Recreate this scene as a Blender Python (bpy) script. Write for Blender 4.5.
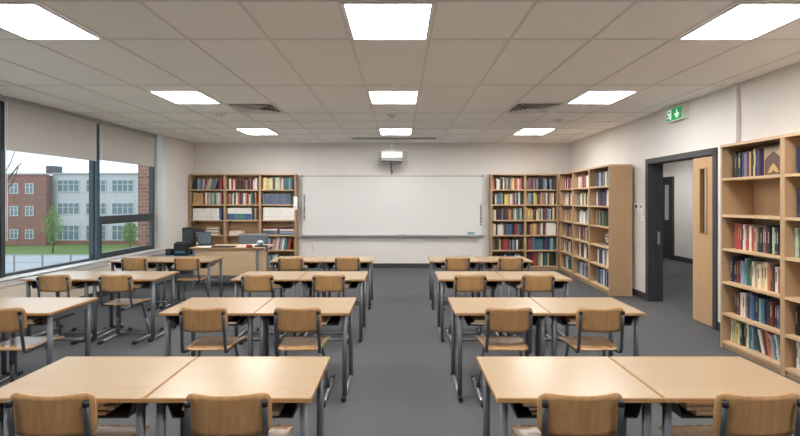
import bpy, bmesh, math, random
from mathutils import Matrix, Vector
R = math.radians
PI = math.pi
random.seed(7)
SC = bpy.context.scene
for o in list(bpy.data.objects): bpy.data.objects.remove(o)
COL = SC.collection

# ------------------------------------------------------------------ camera
F = 450.0
CZ = 1.63
cd = bpy.data.cameras.new('camera'); cam = bpy.data.objects.new('camera', cd); COL.objects.link(cam)
cam.location = (0, 0, CZ); cam.rotation_euler = (R(90), 0, 0)
cd.sensor_width = 36; cd.lens = 36 * F / 800; cd.shift_y = -18 / 800; cd.clip_start = 0.05; cd.clip_end = 500
SC.camera = cam
# ------------------------------------------------------------------ world: bright overcast sky
w = bpy.data.worlds.new('sky'); SC.world = w; w.use_nodes = True
nt = w.node_tree; nt.nodes.clear()
wo = nt.nodes.new('ShaderNodeOutputWorld'); bg = nt.nodes.new('ShaderNodeBackground')
tc = nt.nodes.new('ShaderNodeTexCoord'); nz = nt.nodes.new('ShaderNodeTexNoise'); rp = nt.nodes.new('ShaderNodeValToRGB')
nz.inputs['Scale'].default_value = 3.0; nz.inputs['Detail'].default_value = 5
rp.color_ramp.elements[0].position = 0.35; rp.color_ramp.elements[0].color = (0.42, 0.50, 0.60, 1)
rp.color_ramp.elements[1].position = 0.62; rp.color_ramp.elements[1].color = (0.58, 0.64, 0.71, 1)
nt.links.new(tc.outputs['Generated'], nz.inputs['Vector']); nt.links.new(nz.outputs['Fac'], rp.inputs['Fac'])
nt.links.new(rp.outputs['Color'], bg.inputs['Color']); bg.inputs['Strength'].default_value = 2.5
nt.links.new(bg.outputs['Background'], wo.inputs['Surface'])
PANEL_E = 34.0
# ------------------------------------------------------------------ exposure
SC.view_settings.view_transform = 'Standard'; SC.view_settings.look = 'None'
SC.view_settings.gamma = 1; SC.view_settings.use_curve_mapping = False; SC.view_settings.exposure = 0.28
try:
    SC.cycles.use_denoising = True; SC.cycles.max_bounces = 14; SC.cycles.diffuse_bounces = 12
except Exception: pass

# ------------------------------------------------------------------ materials
def srgb(r, g, b):
    f = lambda c: (c/255/12.92) if c/255 <= 0.04045 else ((c/255+0.055)/1.055)**2.4
    return (f(r), f(g), f(b), 1)
def mat(name, c, rough=0.6, metal=0.0, vary=0.0, scale=(8, 8, 8), bump=0.0, bscale=200.0, spec=0.5, emit=0, trans=0, coat=0):
    m = bpy.data.materials.new(name); m.use_nodes = True
    t = m.node_tree; p = t.nodes['Principled BSDF']
    p.inputs['Base Color'].default_value = c; p.inputs['Roughness'].default_value = rough
    p.inputs['Metallic'].default_value = metal; p.inputs['Specular IOR Level'].default_value = spec
    if coat: p.inputs['Coat Weight'].default_value = coat; p.inputs['Coat Roughness'].default_value = 0.2
    if trans: p.inputs['Transmission Weight'].default_value = trans
    if emit: p.inputs['Emission Color'].default_value = c; p.inputs['Emission Strength'].default_value = emit
    if vary or bump:
        co = t.nodes.new('ShaderNodeTexCoord'); mp = t.nodes.new('ShaderNodeMapping'); mp.inputs['Scale'].default_value = scale
        t.links.new(co.outputs['Object'], mp.inputs['Vector'])
    if vary:
        n = t.nodes.new('ShaderNodeTexNoise'); n.inputs['Scale'].default_value = 1; n.inputs['Detail'].default_value = 4
        t.links.new(mp.outputs['Vector'], n.inputs['Vector'])
        r = t.nodes.new('ShaderNodeValToRGB'); e = r.color_ramp.elements
        e[0].position = .3; e[1].position = .7
        e[0].color = tuple(max(0, x*(1-vary)) for x in c[:3]) + (1,)
        e[1].color = tuple(min(1, x*(1+vary)) for x in c[:3]) + (1,)
        t.links.new(n.outputs['Fac'], r.inputs['Fac']); t.links.new(r.outputs['Color'], p.inputs['Base Color'])
    if bump:
        n2 = t.nodes.new('ShaderNodeTexNoise'); n2.inputs['Scale'].default_value = bscale
        t.links.new(co.outputs['Object'], n2.inputs['Vector'])
        b = t.nodes.new('ShaderNodeBump'); b.inputs['Strength'].default_value = bump; b.inputs['Distance'].default_value = 0.003
        t.links.new(n2.outputs['Fac'], b.inputs['Height']); t.links.new(b.outputs['Normal'], p.inputs['Normal'])
    return m
def wood(name, c, dark, rough, scale, dist=3.0, vary=0.5, coat=0):
    """wood with long grain: noise stretched along the grain direction plus distorted rings"""
    m = bpy.data.materials.new(name); m.use_nodes = True
    t = m.node_tree; p = t.nodes['Principled BSDF']; p.inputs['Roughness'].default_value = rough
    if coat: p.inputs['Coat Weight'].default_value = coat; p.inputs['Coat Roughness'].default_value = 0.25
    co = t.nodes.new('ShaderNodeTexCoord'); mp = t.nodes.new('ShaderNodeMapping'); mp.inputs['Scale'].default_value = scale
    oi = t.nodes.new('ShaderNodeObjectInfo'); ad = t.nodes.new('ShaderNodeVectorMath'); ad.operation = 'ADD'
    sc = t.nodes.new('ShaderNodeVectorMath'); sc.operation = 'SCALE'; sc.inputs['Scale'].default_value = 13.0
    cb = t.nodes.new('ShaderNodeCombineXYZ')
    for k in 'XYZ': t.links.new(oi.outputs['Random'], cb.inputs[k])
    t.links.new(cb.outputs[0], sc.inputs[0]); t.links.new(co.outputs['Object'], mp.inputs['Vector'])
    t.links.new(mp.outputs['Vector'], ad.inputs[0]); t.links.new(sc.outputs[0], ad.inputs[1])
    n = t.nodes.new('ShaderNodeTexNoise'); n.inputs['Scale'].default_value = 1; n.inputs['Detail'].default_value = 6
    n.inputs['Distortion'].default_value = dist; t.links.new(ad.outputs[0], n.inputs['Vector'])
    r = t.nodes.new('ShaderNodeValToRGB'); e = r.color_ramp.elements
    e[0].position = .5 - vary/2; e[1].position = .5 + vary/2; e[0].color = dark; e[1].color = c
    t.links.new(n.outputs['Fac'], r.inputs['Fac']); t.links.new(r.outputs['Color'], p.inputs['Base Color'])
    return m
M = {}
M['wall'] = mat('wall_paint', srgb(217, 213, 208), .75, vary=.02, scale=(2, 2, 2), bump=.05, bscale=120)
M['ceil'] = mat('ceiling_tile', srgb(246, 244, 241), .95, vary=.05, scale=(90, 90, 90), bump=.15, bscale=260)
M['grid'] = mat('ceiling_grid_metal', srgb(226, 222, 218), .5)
M['carpet'] = mat('grey_carpet', srgb(86, 87, 89), .97, vary=.28, scale=(160, 160, 160), bump=.5, bscale=420, spec=.1)
M['base'] = mat('dark_grey_paint', srgb(56, 58, 61), .5)
M['frame'] = mat('anthracite_aluminium', srgb(62, 68, 74), .35, metal=.2)
M['framelight'] = mat('blue_grey_aluminium', srgb(72, 92, 104), .35, metal=.2)
M['white'] = mat('white_plastic', srgb(228, 228, 226), .4)
M['sill'] = mat('sill_white', srgb(230, 228, 225), .4)
M['panelgrey'] = mat('perimeter_panel', srgb(200, 190, 176), .6)
M['blind'] = mat('blind_fabric', srgb(192, 190, 186), .9, bump=.2, bscale=500)
M['metal'] = mat('grey_painted_steel', srgb(104, 108, 114), .38, metal=.35)
M['dmetal'] = mat('dark_painted_steel', srgb(72, 76, 82), .4, metal=.35)
M['rail'] = mat('silver_steel', srgb(150, 152, 156), .32, metal=.6)
M['cap'] = mat('black_plastic', srgb(24, 24, 26), .45)
M['tray'] = mat('charcoal_tray_plastic', srgb(52, 55, 59), .5)
M['desk'] = wood('desk_beech_laminate', srgb(165, 143, 114), srgb(158, 135, 105), .31, (1.5, 30, 30), 1.0, .5, coat=.2)
M['edge'] = wood('desk_edge_band', srgb(176, 134, 88), srgb(164, 122, 78), .4, (3, 30, 30), 1.0)
M['groove'] = mat('groove_shadow_line', srgb(176, 132, 88), .5)
M['ply'] = wood('chair_plywood', srgb(182, 142, 95), srgb(166, 126, 82), .36, (14, 14, 2.2), 2.6, .34, coat=.2)
M['seatply'] = wood('seat_plywood', srgb(184, 144, 98), srgb(164, 124, 80), .26, (14, 2.2, 14), 2.4, .36, coat=.3)
M['case'] = wood('bookcase_beech', srgb(177, 147, 113), srgb(170, 139, 105), .5, (30, 30, 2), 1.2)
M['caseback'] = wood('bookcase_back', srgb(186, 156, 122), srgb(180, 149, 115), .6, (30, 30, 2), 1.0)
M['shelfedge'] = wood('shelf_beech', srgb(200, 170, 134), srgb(192, 160, 123), .5, (2, 30, 30), 1.2)
M['doorw'] = wood('door_beech', srgb(186, 153, 115), srgb(179, 145, 107), .45, (24, 24, 1.6), 1.2)
M['tdesk'] = wood('teacher_desk_laminate', srgb(202, 174, 140), srgb(194, 165, 130), .45, (2, 30, 30), 1.2)
M['board'] = mat('whiteboard_enamel', srgb(214, 214, 212), .28)
M['alu'] = mat('aluminium_trim', srgb(170, 170, 168), .35, metal=.5)
M['glass'] = mat('window_glass', (1, 1, 1, 1), 0.0, trans=1.0)
M['page'] = mat('book_pages', srgb(222, 212, 190), .9)
M['paper'] = mat('white_paper', srgb(226, 222, 214), .8)
M['green'] = mat('exit_green', srgb(0, 150, 84), .5, emit=.35)
M['exitw'] = mat('exit_white', srgb(235, 248, 240), .5, emit=.5)
M['exith'] = mat('exit_housing', srgb(222, 224, 214), .5)
M['fab'] = mat('grey_fabric', srgb(112, 114, 120), .95, bump=.3, bscale=300)
M['red'] = mat('red_plastic', srgb(170, 40, 36), .5)
M['blue'] = mat('blue_plastic', srgb(70, 110, 130), .4)
M['screen'] = mat('laptop_screen', srgb(38, 62, 78), .3)
M['teal'] = mat('teal_plastic', srgb(50, 130, 160), .5)
M['lgrey'] = mat('light_grey_plastic', srgb(190, 192, 194), .45)
M['mgrey'] = mat('mid_grey_plastic', srgb(140, 140, 138), .5)
def thin_glass(m):
    t = m.node_tree; t.nodes.clear()
    out = t.nodes.new('ShaderNodeOutputMaterial'); mx = t.nodes.new('ShaderNodeMixShader')
    tr = t.nodes.new('ShaderNodeBsdfTransparent'); gl = t.nodes.new('ShaderNodeBsdfGlossy'); gl.inputs['Roughness'].default_value = .02
    tr.inputs['Color'].default_value = (.93, .96, .96, 1)
    lwn = t.nodes.new('ShaderNodeLayerWeight'); lwn.inputs['Blend'].default_value = .5
    pw = t.nodes.new('ShaderNodeMath'); pw.operation = 'POWER'; pw.inputs[1].default_value = 5
    t.links.new(lwn.outputs['Facing'], pw.inputs[0])
    fr = t.nodes.new('ShaderNodeMath'); fr.operation = 'MULTIPLY_ADD'; fr.inputs[1].default_value = .5; fr.inputs[2].default_value = .03
    t.links.new(pw.outputs[0], fr.inputs[0])
    t.links.new(fr.outputs[0], mx.inputs[0]); t.links.new(tr.outputs[0], mx.inputs[1]); t.links.new(gl.outputs[0], mx.inputs[2])
    t.links.new(mx.outputs[0], out.inputs[0])
thin_glass(M['glass'])
mE = bpy.data.materials.new('led_panel'); mE.use_nodes = True; t_ = mE.node_tree; t_.nodes.clear()
o_ = t_.nodes.new('ShaderNodeOutputMaterial'); e_ = t_.nodes.new('ShaderNodeEmission')
e_.inputs[0].default_value = (1.0, .972, .945, 1); e_.inputs[1].default_value = PANEL_E; t_.links.new(e_.outputs[0], o_.inputs[0])
M['led'] = mE
def brick_mat():
    m = bpy.data.materials.new('red_brick'); m.use_nodes = True; t = m.node_tree; p = t.nodes['Principled BSDF']
    co = t.nodes.new('ShaderNodeTexCoord'); mp = t.nodes.new('ShaderNodeMapping'); mp.inputs['Rotation'].default_value = (R(90), 0, 0)
    b = t.nodes.new('ShaderNodeTexBrick'); b.inputs['Scale'].default_value = 2.2
    b.inputs['Color1'].default_value = srgb(166, 112, 94); b.inputs['Color2'].default_value = srgb(136, 86, 74); b.inputs['Mortar'].default_value = srgb(172, 152, 140)
    b.inputs['Mortar Size'].default_value = .02
    n = t.nodes.new('ShaderNodeTexNoise'); n.inputs['Scale'].default_value = .8
    mx = t.nodes.new('ShaderNodeMixRGB'); mx.blend_type = 'MULTIPLY'; mx.inputs[0].default_value = .3
    t.links.new(co.outputs['Object'], mp.inputs[0]); t.links.new(mp.outputs[0], b.inputs['Vector'])
    t.links.new(b.outputs['Color'], mx.inputs[1]); t.links.new(n.outputs['Color'], mx.inputs[2])
    t.links.new(mx.outputs['Color'], p.inputs['Base Color']); p.inputs['Roughness'].default_value = .9
    return m
M['brick'] = brick_mat()
M['render'] = mat('white_render', srgb(196, 196, 194), .9, vary=.03, scale=(.5, .5, .5))
M['grass'] = mat('grass', srgb(112, 130, 70), .95, vary=.3, scale=(3, 3, 3))
M['path'] = mat('pale_paving', srgb(174, 174, 176), .9, vary=.05, scale=(.6, .6, .6))
M['winw'] = mat('window_white_frame', srgb(196, 200, 200), .6)
M['wing'] = mat('window_dark_glass', srgb(112, 128, 132), .2)
M['leaf'] = mat('leaf_green', srgb(122, 150, 84), .8, vary=.3, scale=(6, 6, 6))
M['bark'] = mat('bark', srgb(96, 84, 74), .9)
M['chim'] = mat('chimney_grey', srgb(98, 96, 98), .8)

# ------------------------------------------------------------------ mesh builder
class MB:
    def __init__(s): s.v = []; s.f = []; s.mi = []; s.sm = []; s.cur = 0
    def m(s, i): s.cur = i; return s
    def add(s, vs, fs, smooth=False):
        b = len(s.v); s.v += [tuple(v) for v in vs]
        for f in fs: s.f.append([b+i for i in f]); s.mi.append(s.cur); s.sm.append(smooth)
        return s
    def box(s, x0, x1, y0, y1, z0, z1, c=0.0):
        if c <= 0:
            vs = [(x, y, z) for z in (z0, z1) for y in (y0, y1) for x in (x0, x1)]
            return s.add(vs, [(0,2,3,1),(4,5,7,6),(0,1,5,4),(2,6,7,3),(0,4,6,2),(1,3,7,5)])
        bm = bmesh.new(); bmesh.ops.create_cube(bm, size=1)
        for v in bm.verts: v.co = Vector(((x0+x1)/2 + v.co.x*(x1-x0), (y0+y1)/2 + v.co.y*(y1-y0), (z0+z1)/2 + v.co.z*(z1-z0)))
        bmesh.ops.bevel(bm, geom=bm.edges[:], offset=c, segments=2, affect='EDGES', profile=.5)
        return s.frombm(bm)
    def frombm(s, bm, smooth=False):
        bm.verts.index_update()
        s.add([v.co for v in bm.verts], [[v.index for v in f.verts] for f in bm.faces], smooth); bm.free(); return s
    def tube(s, pts, rx, ry=None, n=10, taper=None, side=Vector((1, 0, 0)), cap=True):
        """sweep an ellipse (rx along 'side', ry across) along a polyline"""
        ry = ry or rx; P = [Vector(p) for p in pts]; vs = []
        for i, p in enumerate(P):
            d = (P[min(i+1, len(P)-1)] - P[max(i-1, 0)]).normalized()
            a = side - d*side.dot(d)
            if a.length < 1e-3: a = Vector((0, 1, 0)) - d*d.y
            if a.length < 1e-3: a = Vector((0, 0, 1)) - d*d.z
            a.normalize(); b = d.cross(a)
            k = 1 if taper is None else taper[i]
            for j in range(n):
                t = 2*PI*j/n; vs.append(p + a*math.cos(t)*rx*k + b*math.sin(t)*ry*k)
        fs = [(i*n+j, i*n+(j+1) % n, (i+1)*n+(j+1) % n, (i+1)*n+j) for i in range(len(P)-1) for j in range(n)]
        b0 = len(s.v); s.add(vs, fs, True)
        if cap:
            s.f.append([b0+j for j in range(n)][::-1]); s.mi.append(s.cur); s.sm.append(False)
            s.f.append([b0+(len(P)-1)*n+j for j in range(n)]); s.mi.append(s.cur); s.sm.append(False)
        return s
    def prism(s, outline, z0, z1):
        n = len(outline)
        vs = [(x, y, z0) for x, y in outline] + [(x, y, z1) for x, y in outline]
        return s.add(vs, [list(range(n))[::-1], [n+i for i in range(n)]] + [(i, (i+1) % n, n+(i+1) % n, n+i) for i in range(n)])
    def sphere(s, c, r, seg=14, rings=8, sc=(1, 1, 1)):
        bm = bmesh.new(); bmesh.ops.create_uvsphere(bm, u_segments=seg, v_segments=rings, radius=r)
        for v in bm.verts: v.co = Vector((c[0]+v.co.x*sc[0], c[1]+v.co.y*sc[1], c[2]+v.co.z*sc[2]))
        return s.frombm(bm, True)
    def mesh(s, name, mats):
        me = bpy.data.meshes.new(name); me.from_pydata(s.v, [], s.f)
        for m in (mats if isinstance(mats, (list, tuple)) else [mats]): me.materials.append(m)
        for p, i, q in zip(me.polygons, s.mi, s.sm): p.material_index = i; p.use_smooth = q
        me.update(); return me
    def build(s, name, mats, parent=None, loc=None, rz=0):
        o = bpy.data.objects.new(name, s.mesh(name, mats)); COL.objects.link(o)
        if parent: o.parent = parent
        if loc is not None: o.location = loc
        if rz: o.rotation_euler = (0, 0, rz)
        return o
def empty(name, loc=(0, 0, 0), rz=0):
    o = bpy.data.objects.new(name, None); COL.objects.link(o); o.location = loc; o.rotation_euler = (0, 0, rz); o.empty_display_size = .1
    return o
def tag(o, label, cat, group=None, kind=None):
    o['label'] = label; o['category'] = cat
    if group: o['group'] = group
    if kind: o['kind'] = kind
    return o
def struct(o, parent=None): o['kind'] = 'structure'; return o
def copy_tree(o, parent=None):
    c = o.copy(); COL.objects.link(c); c.parent = parent
    for ch in [x for x in o.children]: copy_tree(ch, c)
    return c
def px(x, y, d): return Vector(((x-400)/F*d, d, CZ-(y-200)/F*d))
ORD = ['first','second','third','fourth','fifth','sixth','seventh','eighth','ninth','tenth','eleventh','twelfth','thirteenth','fourteenth','fifteenth','sixteenth','seventeenth','eighteenth','nineteenth','twentieth','twenty-first','twenty-second','twenty-third','twenty-fourth','twenty-fifth','twenty-sixth','twenty-seventh','twenty-eighth']

# ------------------------------------------------------------------ room shell
YB = 10.8; YR = -3.0; H = 3.0
LT = .027; RT = .02
LROT = math.atan2(-1, -LT)            # left wall frame: local x runs towards the viewer, local -y points outdoors
LORG = (-4.94, YB, 0)
RORG = (4.08, YB, 0); RROT = math.atan2(-1, -RT)   # right wall frame: local x towards the viewer, local +y out of the room
def RW(s, n, z): 
    c = Matrix.Rotation(RROT, 3, 'Z') @ Vector((s, n, z)); return Vector(RORG) + c
def LW(s, n, z):
    c = Matrix.Rotation(LROT, 3, 'Z') @ Vector((s, n, z)); return Vector(LORG) + c
struct(MB().box(-5.6, 4.2, YR-.2, YB+.2, -.1, 0).build('floor', M['carpet']))
struct(MB().box(-5.6, 4.3, YR-.2, YB+.2, H, H+.12).build('ceiling', M['ceil']))
struct(MB().box(-5.6, 4.30, YB, YB+.2, 0, H).build('wall_back', M['wall']))
struct(MB().box(-5.9, 4.05, YR-.2, YR, 0, H).build('wall_rear', M['wall']))
WIN0, WIN1 = 1.275, 8.35
lw = MB()
lw.box(0, WIN0, -.3, 0, 0, H); lw.box(WIN1, 13.8, -.3, 0, 0, H); lw.box(WIN0, WIN1, -.3, 0, 0, .55); 
struct(lw.build('wall_left', M['wall'], None, LORG, LROT))
rw = MB()
DO0, DO1, DH = 3.52, 5.13, 2.27
rw.box(0, DO0, 0, .2, 0, H); rw.box(DO1, 13.8, 0, .2, 0, H); rw.box(DO0, DO1, 0, .2, DH, H)
struct(rw.build('wall_right', M['wall'], None, RORG, RROT))
struct(MB().box(-4.94, 4.08, YB-.014, YB, 0, .11).build('baseboard_back', M['base']))
bl = MB().box(0, 13.8, 0, .014, 0, .11); struct(bl.build('baseboard_left', M['base'], None, LORG, LROT))
br = MB().box(0, DO0-.06, -.014, 0, 0, .11).box(DO1+.06, 13.8, -.014, 0, 0, .11); struct(br.build('baseboard_right', M['base'], None, RORG, RROT))
# sill and perimeter casing
struct(MB().box(WIN0, WIN1, -.3, .05, .55, .60, ).box(WIN0, WIN1, .005, .05, .535, .6).build('trim_1', M['sill'], None, LORG, LROT))
struct(MB().box(.2, 10.5, .0, .035, .12, .50).build('trim_2', M['panelgrey'], None, LORG, LROT))
# ceiling grid
YL = [-2.3, -1.55, -.8, -.05, .7, 1.45, 2.3, 3.09, 3.83, 5.36, 5.62, 6.36, 7.02, 7.8, 8.62, 9.36, 10.1]
GX = [.25+.69*k for k in range(0, 6)] + [-.42-.69*k for k in range(0, 7)]
g = MB()
for x in GX:
    if x < 4.05: g.box(x-.011, x+.011, YR, YB, H-.006, H)
for y in [2.3, 3.09, 3.83, 5.36, 7.02, 7.85, 8.60, 9.36, 10.1, .7, -.8, -2.3]: g.box(-5.1, 4.05, y-.011, y+.011, H-.006, H)
struct(g.build('trim_3', M['grid']))
struct(MB().box(-4.94, 4.06, YB-.02, YB, H-.02, H).build('trim_4', M['grid']))

# ------------------------------------------------------------------ windows (left wall)
def window(n, s0, s1, transom, fixed=True):
    root = empty('window_%d' % n, LORG, LROT); struct(root)
    fr = MB(); w_ = .06; n0, n1 = -.30, -.22
    fr.box(s0, s0+w_, n0, n1, .6, H); fr.box(s1-w_, s1, n0, n1, .6, H)
    fr.box(s0+w_, s1-w_, n0, n1, .6, .64); fr.box(s0+w_, s1-w_, n0, n1, H-.08, H)
    fr.build('window_frame', M['frame'], root)
    if transom:
        MB().box(s0+w_, s1-w_, n0, n1+.01, 1.25, 1.345).build('transom', M['frame'], root)
        c = MB(); a, b = s0+w_, s1-w_
        c.box(a, a+.06, n1-.03, n1+.02, .64, 1.25).box(b-.06, b, n1-.03, n1+.02, .64, 1.25).box(a+.06, b-.06, n1-.03, n1+.02, .64, .70).box(a+.06, b-.06, n1-.03, n1+.02, 1.20, 1.25)
        sash = c.build('casement_sash', M['frame'], root)
        MB().box((a+b)/2-.06, (a+b)/2+.06, n1+.02, n1+.045, .66, .685).build('window_handle', M['dmetal'], sash)
        MB().box(a+.06, b-.06, n0+.03, n0+.04, .70, 1.20).build('window_pane', M['glass'], root)
        MB().box(a, b, n0+.03, n0+.04, 1.345, H-.08).build('window_pane', M['glass'], root)
    else:
        MB().box(s0+w_, s1-w_, n0+.03, n0+.04, .64, H-.08).build('window_pane', M['glass'], root)
window(1, 1.29, 3.05, True)
window(2, 3.05, 4.84, False)
window(3, 4.84, 6.5, True)
window(4, 6.5, 8.34, False)
struct(MB().box(3.01, 3.09, -.22, -.18, .6, H-.09).build('trim_5', M['framelight'], None, LORG, LROT))
struct(MB().box(4.81, 4.87, -.22, -.19, .6, H-.09).build('trim_6', M['frame'], None, LORG, LROT))
# roller blinds
def blind(s0, s1, zb, label, clen=.05):
    root = empty('roller_blind', LW(s0, -.13, zb), LROT)
    L = s1-s0
    MB().box(.0, L, -.005, 0, .012, H-zb-.07).build('blind_fabric', M['blind'], root)
    MB().box(-.0, L, -.012, .007, 0, .02).build('bottom_bar', M['blind'], root)
    MB().box(-.02, L+.02, -.05, .04, H-zb-.065, H-zb-.006).build('cassette', M['alu'], root)
    ch = MB(); xx = L+.012
    zlen = clen
    ch.tube([(xx, .045, H-zb-.08), (xx, .045, -zlen+.02), (xx+.012, .045, -zlen), (xx+.024, .045, -zlen+.02), (xx+.024, .045, H-zb-.08)], .0035, n=6)
    ch.build('pull_chain', M['white'], root)
    tag(root, label, 'blind', 'window roller blinds')
blind(1.44, 3.08, 2.32, 'grey roller blind half lowered over the window nearest the back wall')
blind(3.16, 4.88, 2.29, 'grey roller blind over the wide middle window pane', 1.2)
blind(4.98, 6.6, 2.29, 'grey roller blind cut off by the left edge of the picture')
def socket(s, z, label):
    r = empty('power_socket', LW(s, .035, z), LROT)
    MB().box(-.075, .075, 0, .012, -.045, .045, .004).build('face_plate', M['white'], r)
    MB().box(-.05, -.03, .012, .016, .01, .03).box(.03, .05, .012, .016, .01, .03).build('rocker_switch', M['lgrey'], r)
    tag(r, label, 'power socket', 'sockets below the window sill')
socket(4.45, .40, 'white double power socket below the sill, nearest to the viewer')
socket(2.85, .40, 'white double power socket below the sill near the back wall')

# ------------------------------------------------------------------ door in the right wall, corridor behind
d = struct(empty('door_1', RORG, RROT))
f_ = MB(); fw = .062
f_.box(DO0-.04, DO0+fw-.02, -.02, .22, 0, DH+.0).box(DO1-fw+.03, DO1+.04, -.02, .22, 0, DH).box(DO0-.04, DO1+.04, -.02, .22, DH-.06, DH+.02)
f_.box(DO0+fw-.02, DO0+fw, .06, .10, 0, DH-.06).box(DO0, DO1, .06, .10, DH-.075, DH-.06)
f_.build('door_frame', M['base'], d)
MB().box(DO0+fw-.001, DO0+fw+.004, .12, .16, .92, 1.12).build('strike_plate', M['alu'], d)
a, b = DO1-fw-.40, DO1-fw+.028
lf = MB(); g0, g1, gz0, gz1 = a+.145, a+.30, 1.18, 2.06
lf.box(a, g0, .005, .05, .012, DH-.08).box(g1, b, .005, .05, .012, DH-.08).box(g0, g1, .005, .05, .012, gz0).box(g0, g1, .005, .05, gz1, DH-.08)
leaf = lf.build('door_leaf', M['doorw'], d)
bd = MB()
for q in (g0, g1-.018): bd.box(q, q+.018, -.006, .056, gz0, gz1)
bd.box(g0+.018, g1-.018, -.006, .056, gz0, gz0+.018).box(g0+.018, g1-.018, -.006, .056, gz1-.018, gz1)
bd.build('glazing_bead', M['edge'], leaf)
MB().box(g0+.018, g1-.018, .024, .03, gz0+.018, gz1-.018).build('vision_pane', M['glass'], leaf)
# corridor shell
CX = 7.45
struct(MB().box(4.2, CX+.2, 2.0, 18.0, -.1, 0).build('floor_corridor', M['carpet']))
struct(MB().box(4.32, CX+.2, 2.0, 18.0, 2.75, 2.85).build('ceiling_corridor', M['ceil']))
struct(MB().box(CX, CX+.2, 2.0, 18.0, 0, 2.75).build('wall_corridor', M['wall']))
struct(MB().box(4.3, CX, 18.0, 18.2, 0, 2.75).box(4.3, CX, 1.8, 2.0, 0, 2.75).build('wall_corridor_end', M['wall']))
struct(MB().box(4.28, 4.33, 11.0, 18.0, 0, 2.75).build('wall_corridor_side', M['wall']))
struct(MB().box(CX-.015, CX, 2.0, 12.22, 0, .13).box(CX-.015, CX, 13.42, 18.0, 0, .13).build('baseboard_corridor', M['base']))
d2 = struct(empty('door_2', (CX, 12.22, 0), R(90)))   # local x along +Y, local y = -X
MB().box(0, .09, 0, .06, 0, 2.27).box(1.11, 1.2, 0, .06, 0, 2.27).box(.09, 1.11, 0, .06, 2.18, 2.27).build('door_frame', M['base'], d2)
l2 = MB().box(.09, .20, 0, .035, .01, 2.18).box(.42, 1.11, 0, .035, .01, 2.18).box(.20, .42, 0, .035, .01, 1.08).box(.20, .42, 0, .035, 2.05, 2.18).build('door_leaf', M['base'], d2)
MB().box(.20, .42, .008, .014, 1.08, 2.05).build('vision_pane', mat('corridor_pane', srgb(168, 178, 180), .2), l2)
for yy in (7.2, 11.6):  # unseen panels added to light the corridor
    r = empty('corridor_fill_light', (6.1, yy, 2.75))
    MB().box(-.3, .3, -.3, .3, -.012, 0).build('frame', M['white'], r); MB().box(-.28, .28, -.28, .28, -.016, -.012).build('diffuser', M['led'], r)
    tag(r, 'added unseen light panel above the corridor beyond the door', 'ceiling light', 'added corridor fill lights')

# ------------------------------------------------------------------ ceiling things
rowsL = [(3.09, 3.83, 'nearest'), (5.62, 6.36, 'middle'), (8.60, 9.36, 'farthest'), (.7, 1.44, 'behind')]  # last row is added out of view to brighten the near end
for (y0, y1, rn) in rowsL:
    for k, cn in ((-5, 'left'), (-1, 'centre'), (3, 'right')):
        x0 = (2.35 if k == 3 else -3.15); x1 = x0+.63
        if cn == 'centre': x0 = -.405; x1 = .235
        r = empty('ceiling_light', ((x0+x1)/2, (y0+y1)/2, H)); hx, hy = (x1-x0)/2, (y1-y0)/2-.012
        MB().box(-hx, hx, -hy, -hy+.02, -.014, -.002).box(-hx, hx, hy-.02, hy, -.014, -.002).box(-hx, -hx+.02, -hy+.02, hy-.02, -.014, -.002).box(hx-.02, hx, -hy+.02, hy-.02, -.014, -.002).build('frame', M['white'], r)
        MB().box(-hx+.02, hx-.02, -hy+.02, hy-.02, -.012, -.004).build('diffuser', M['led'], r)
        lab = {'nearest': 'large lit square ceiling panel at the top edge, %s column',
               'middle': 'lit square ceiling panel in the middle row, %s column',
               'farthest': 'small lit ceiling panel nearest the back wall, %s column',
               'behind': 'added lit panel overhead, unseen behind the picture edge, %s column'}[rn] % cn
        tag(r, lab, 'ceiling light', 'square ceiling light panels')
def vent(cx, cy, label):
    r = empty('ceiling_vent', (cx, cy, H)); h = .30
    MB().box(-.325, .325, -.325, -h, -.012, -.001).box(-.325, .325, h, .325, -.012, -.001).box(-.325, -h, -h, h, -.012, -.001).box(h, .325, -h, h, -.012, -.001).build('frame', M['grid'], r)
    MB().box(-h, h, -h, h, -.003, -.001).build('dark_back', M['cap'], r)
    for k in range(5):      # four-way louvres: nested square cones
        o = h-.01-k*.056; i = o-.048; s = MB()
        for q in range(4):
            m3 = Matrix.Rotation(q*PI/2, 3, 'Z')
            vs = [m3 @ Vector(v) for v in ((-o, -o, -.032), (o, -o, -.032), (i, -i, -.006), (-i, -i, -.006), (-o, -o, -.035), (o, -o, -.035), (i, -i, -.009), (-i, -i, -.009))]
            s.add(vs, [(0,1,2,3),(7,6,5,4),(0,4,5,1),(3,2,6,7)])
        s.build('louvre', M['grid'], r)
    tag(r, label, 'ceiling vent', 'four-way ceiling air vents')
vent(-2.145, 6.69, 'square louvred air vent in the ceiling, left of centre')
vent(1.975, 6.65, 'square louvred air vent in the ceiling, right of centre')
r = empty('slot_diffuser', (0, 9.95, H))
MB().box(-1.08, .82, -.14, .14, -.012, -.001).build('frame', M['grid'], r)
s = MB()
for k in range(4): s.box(-1.05, .79, -.12+k*.06, -.075+k*.06, -.016, -.012)
s.build('slot', M['mgrey'], r)
tag(r, 'long narrow slotted air diffuser in the ceiling above the projector', 'air diffuser')
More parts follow.
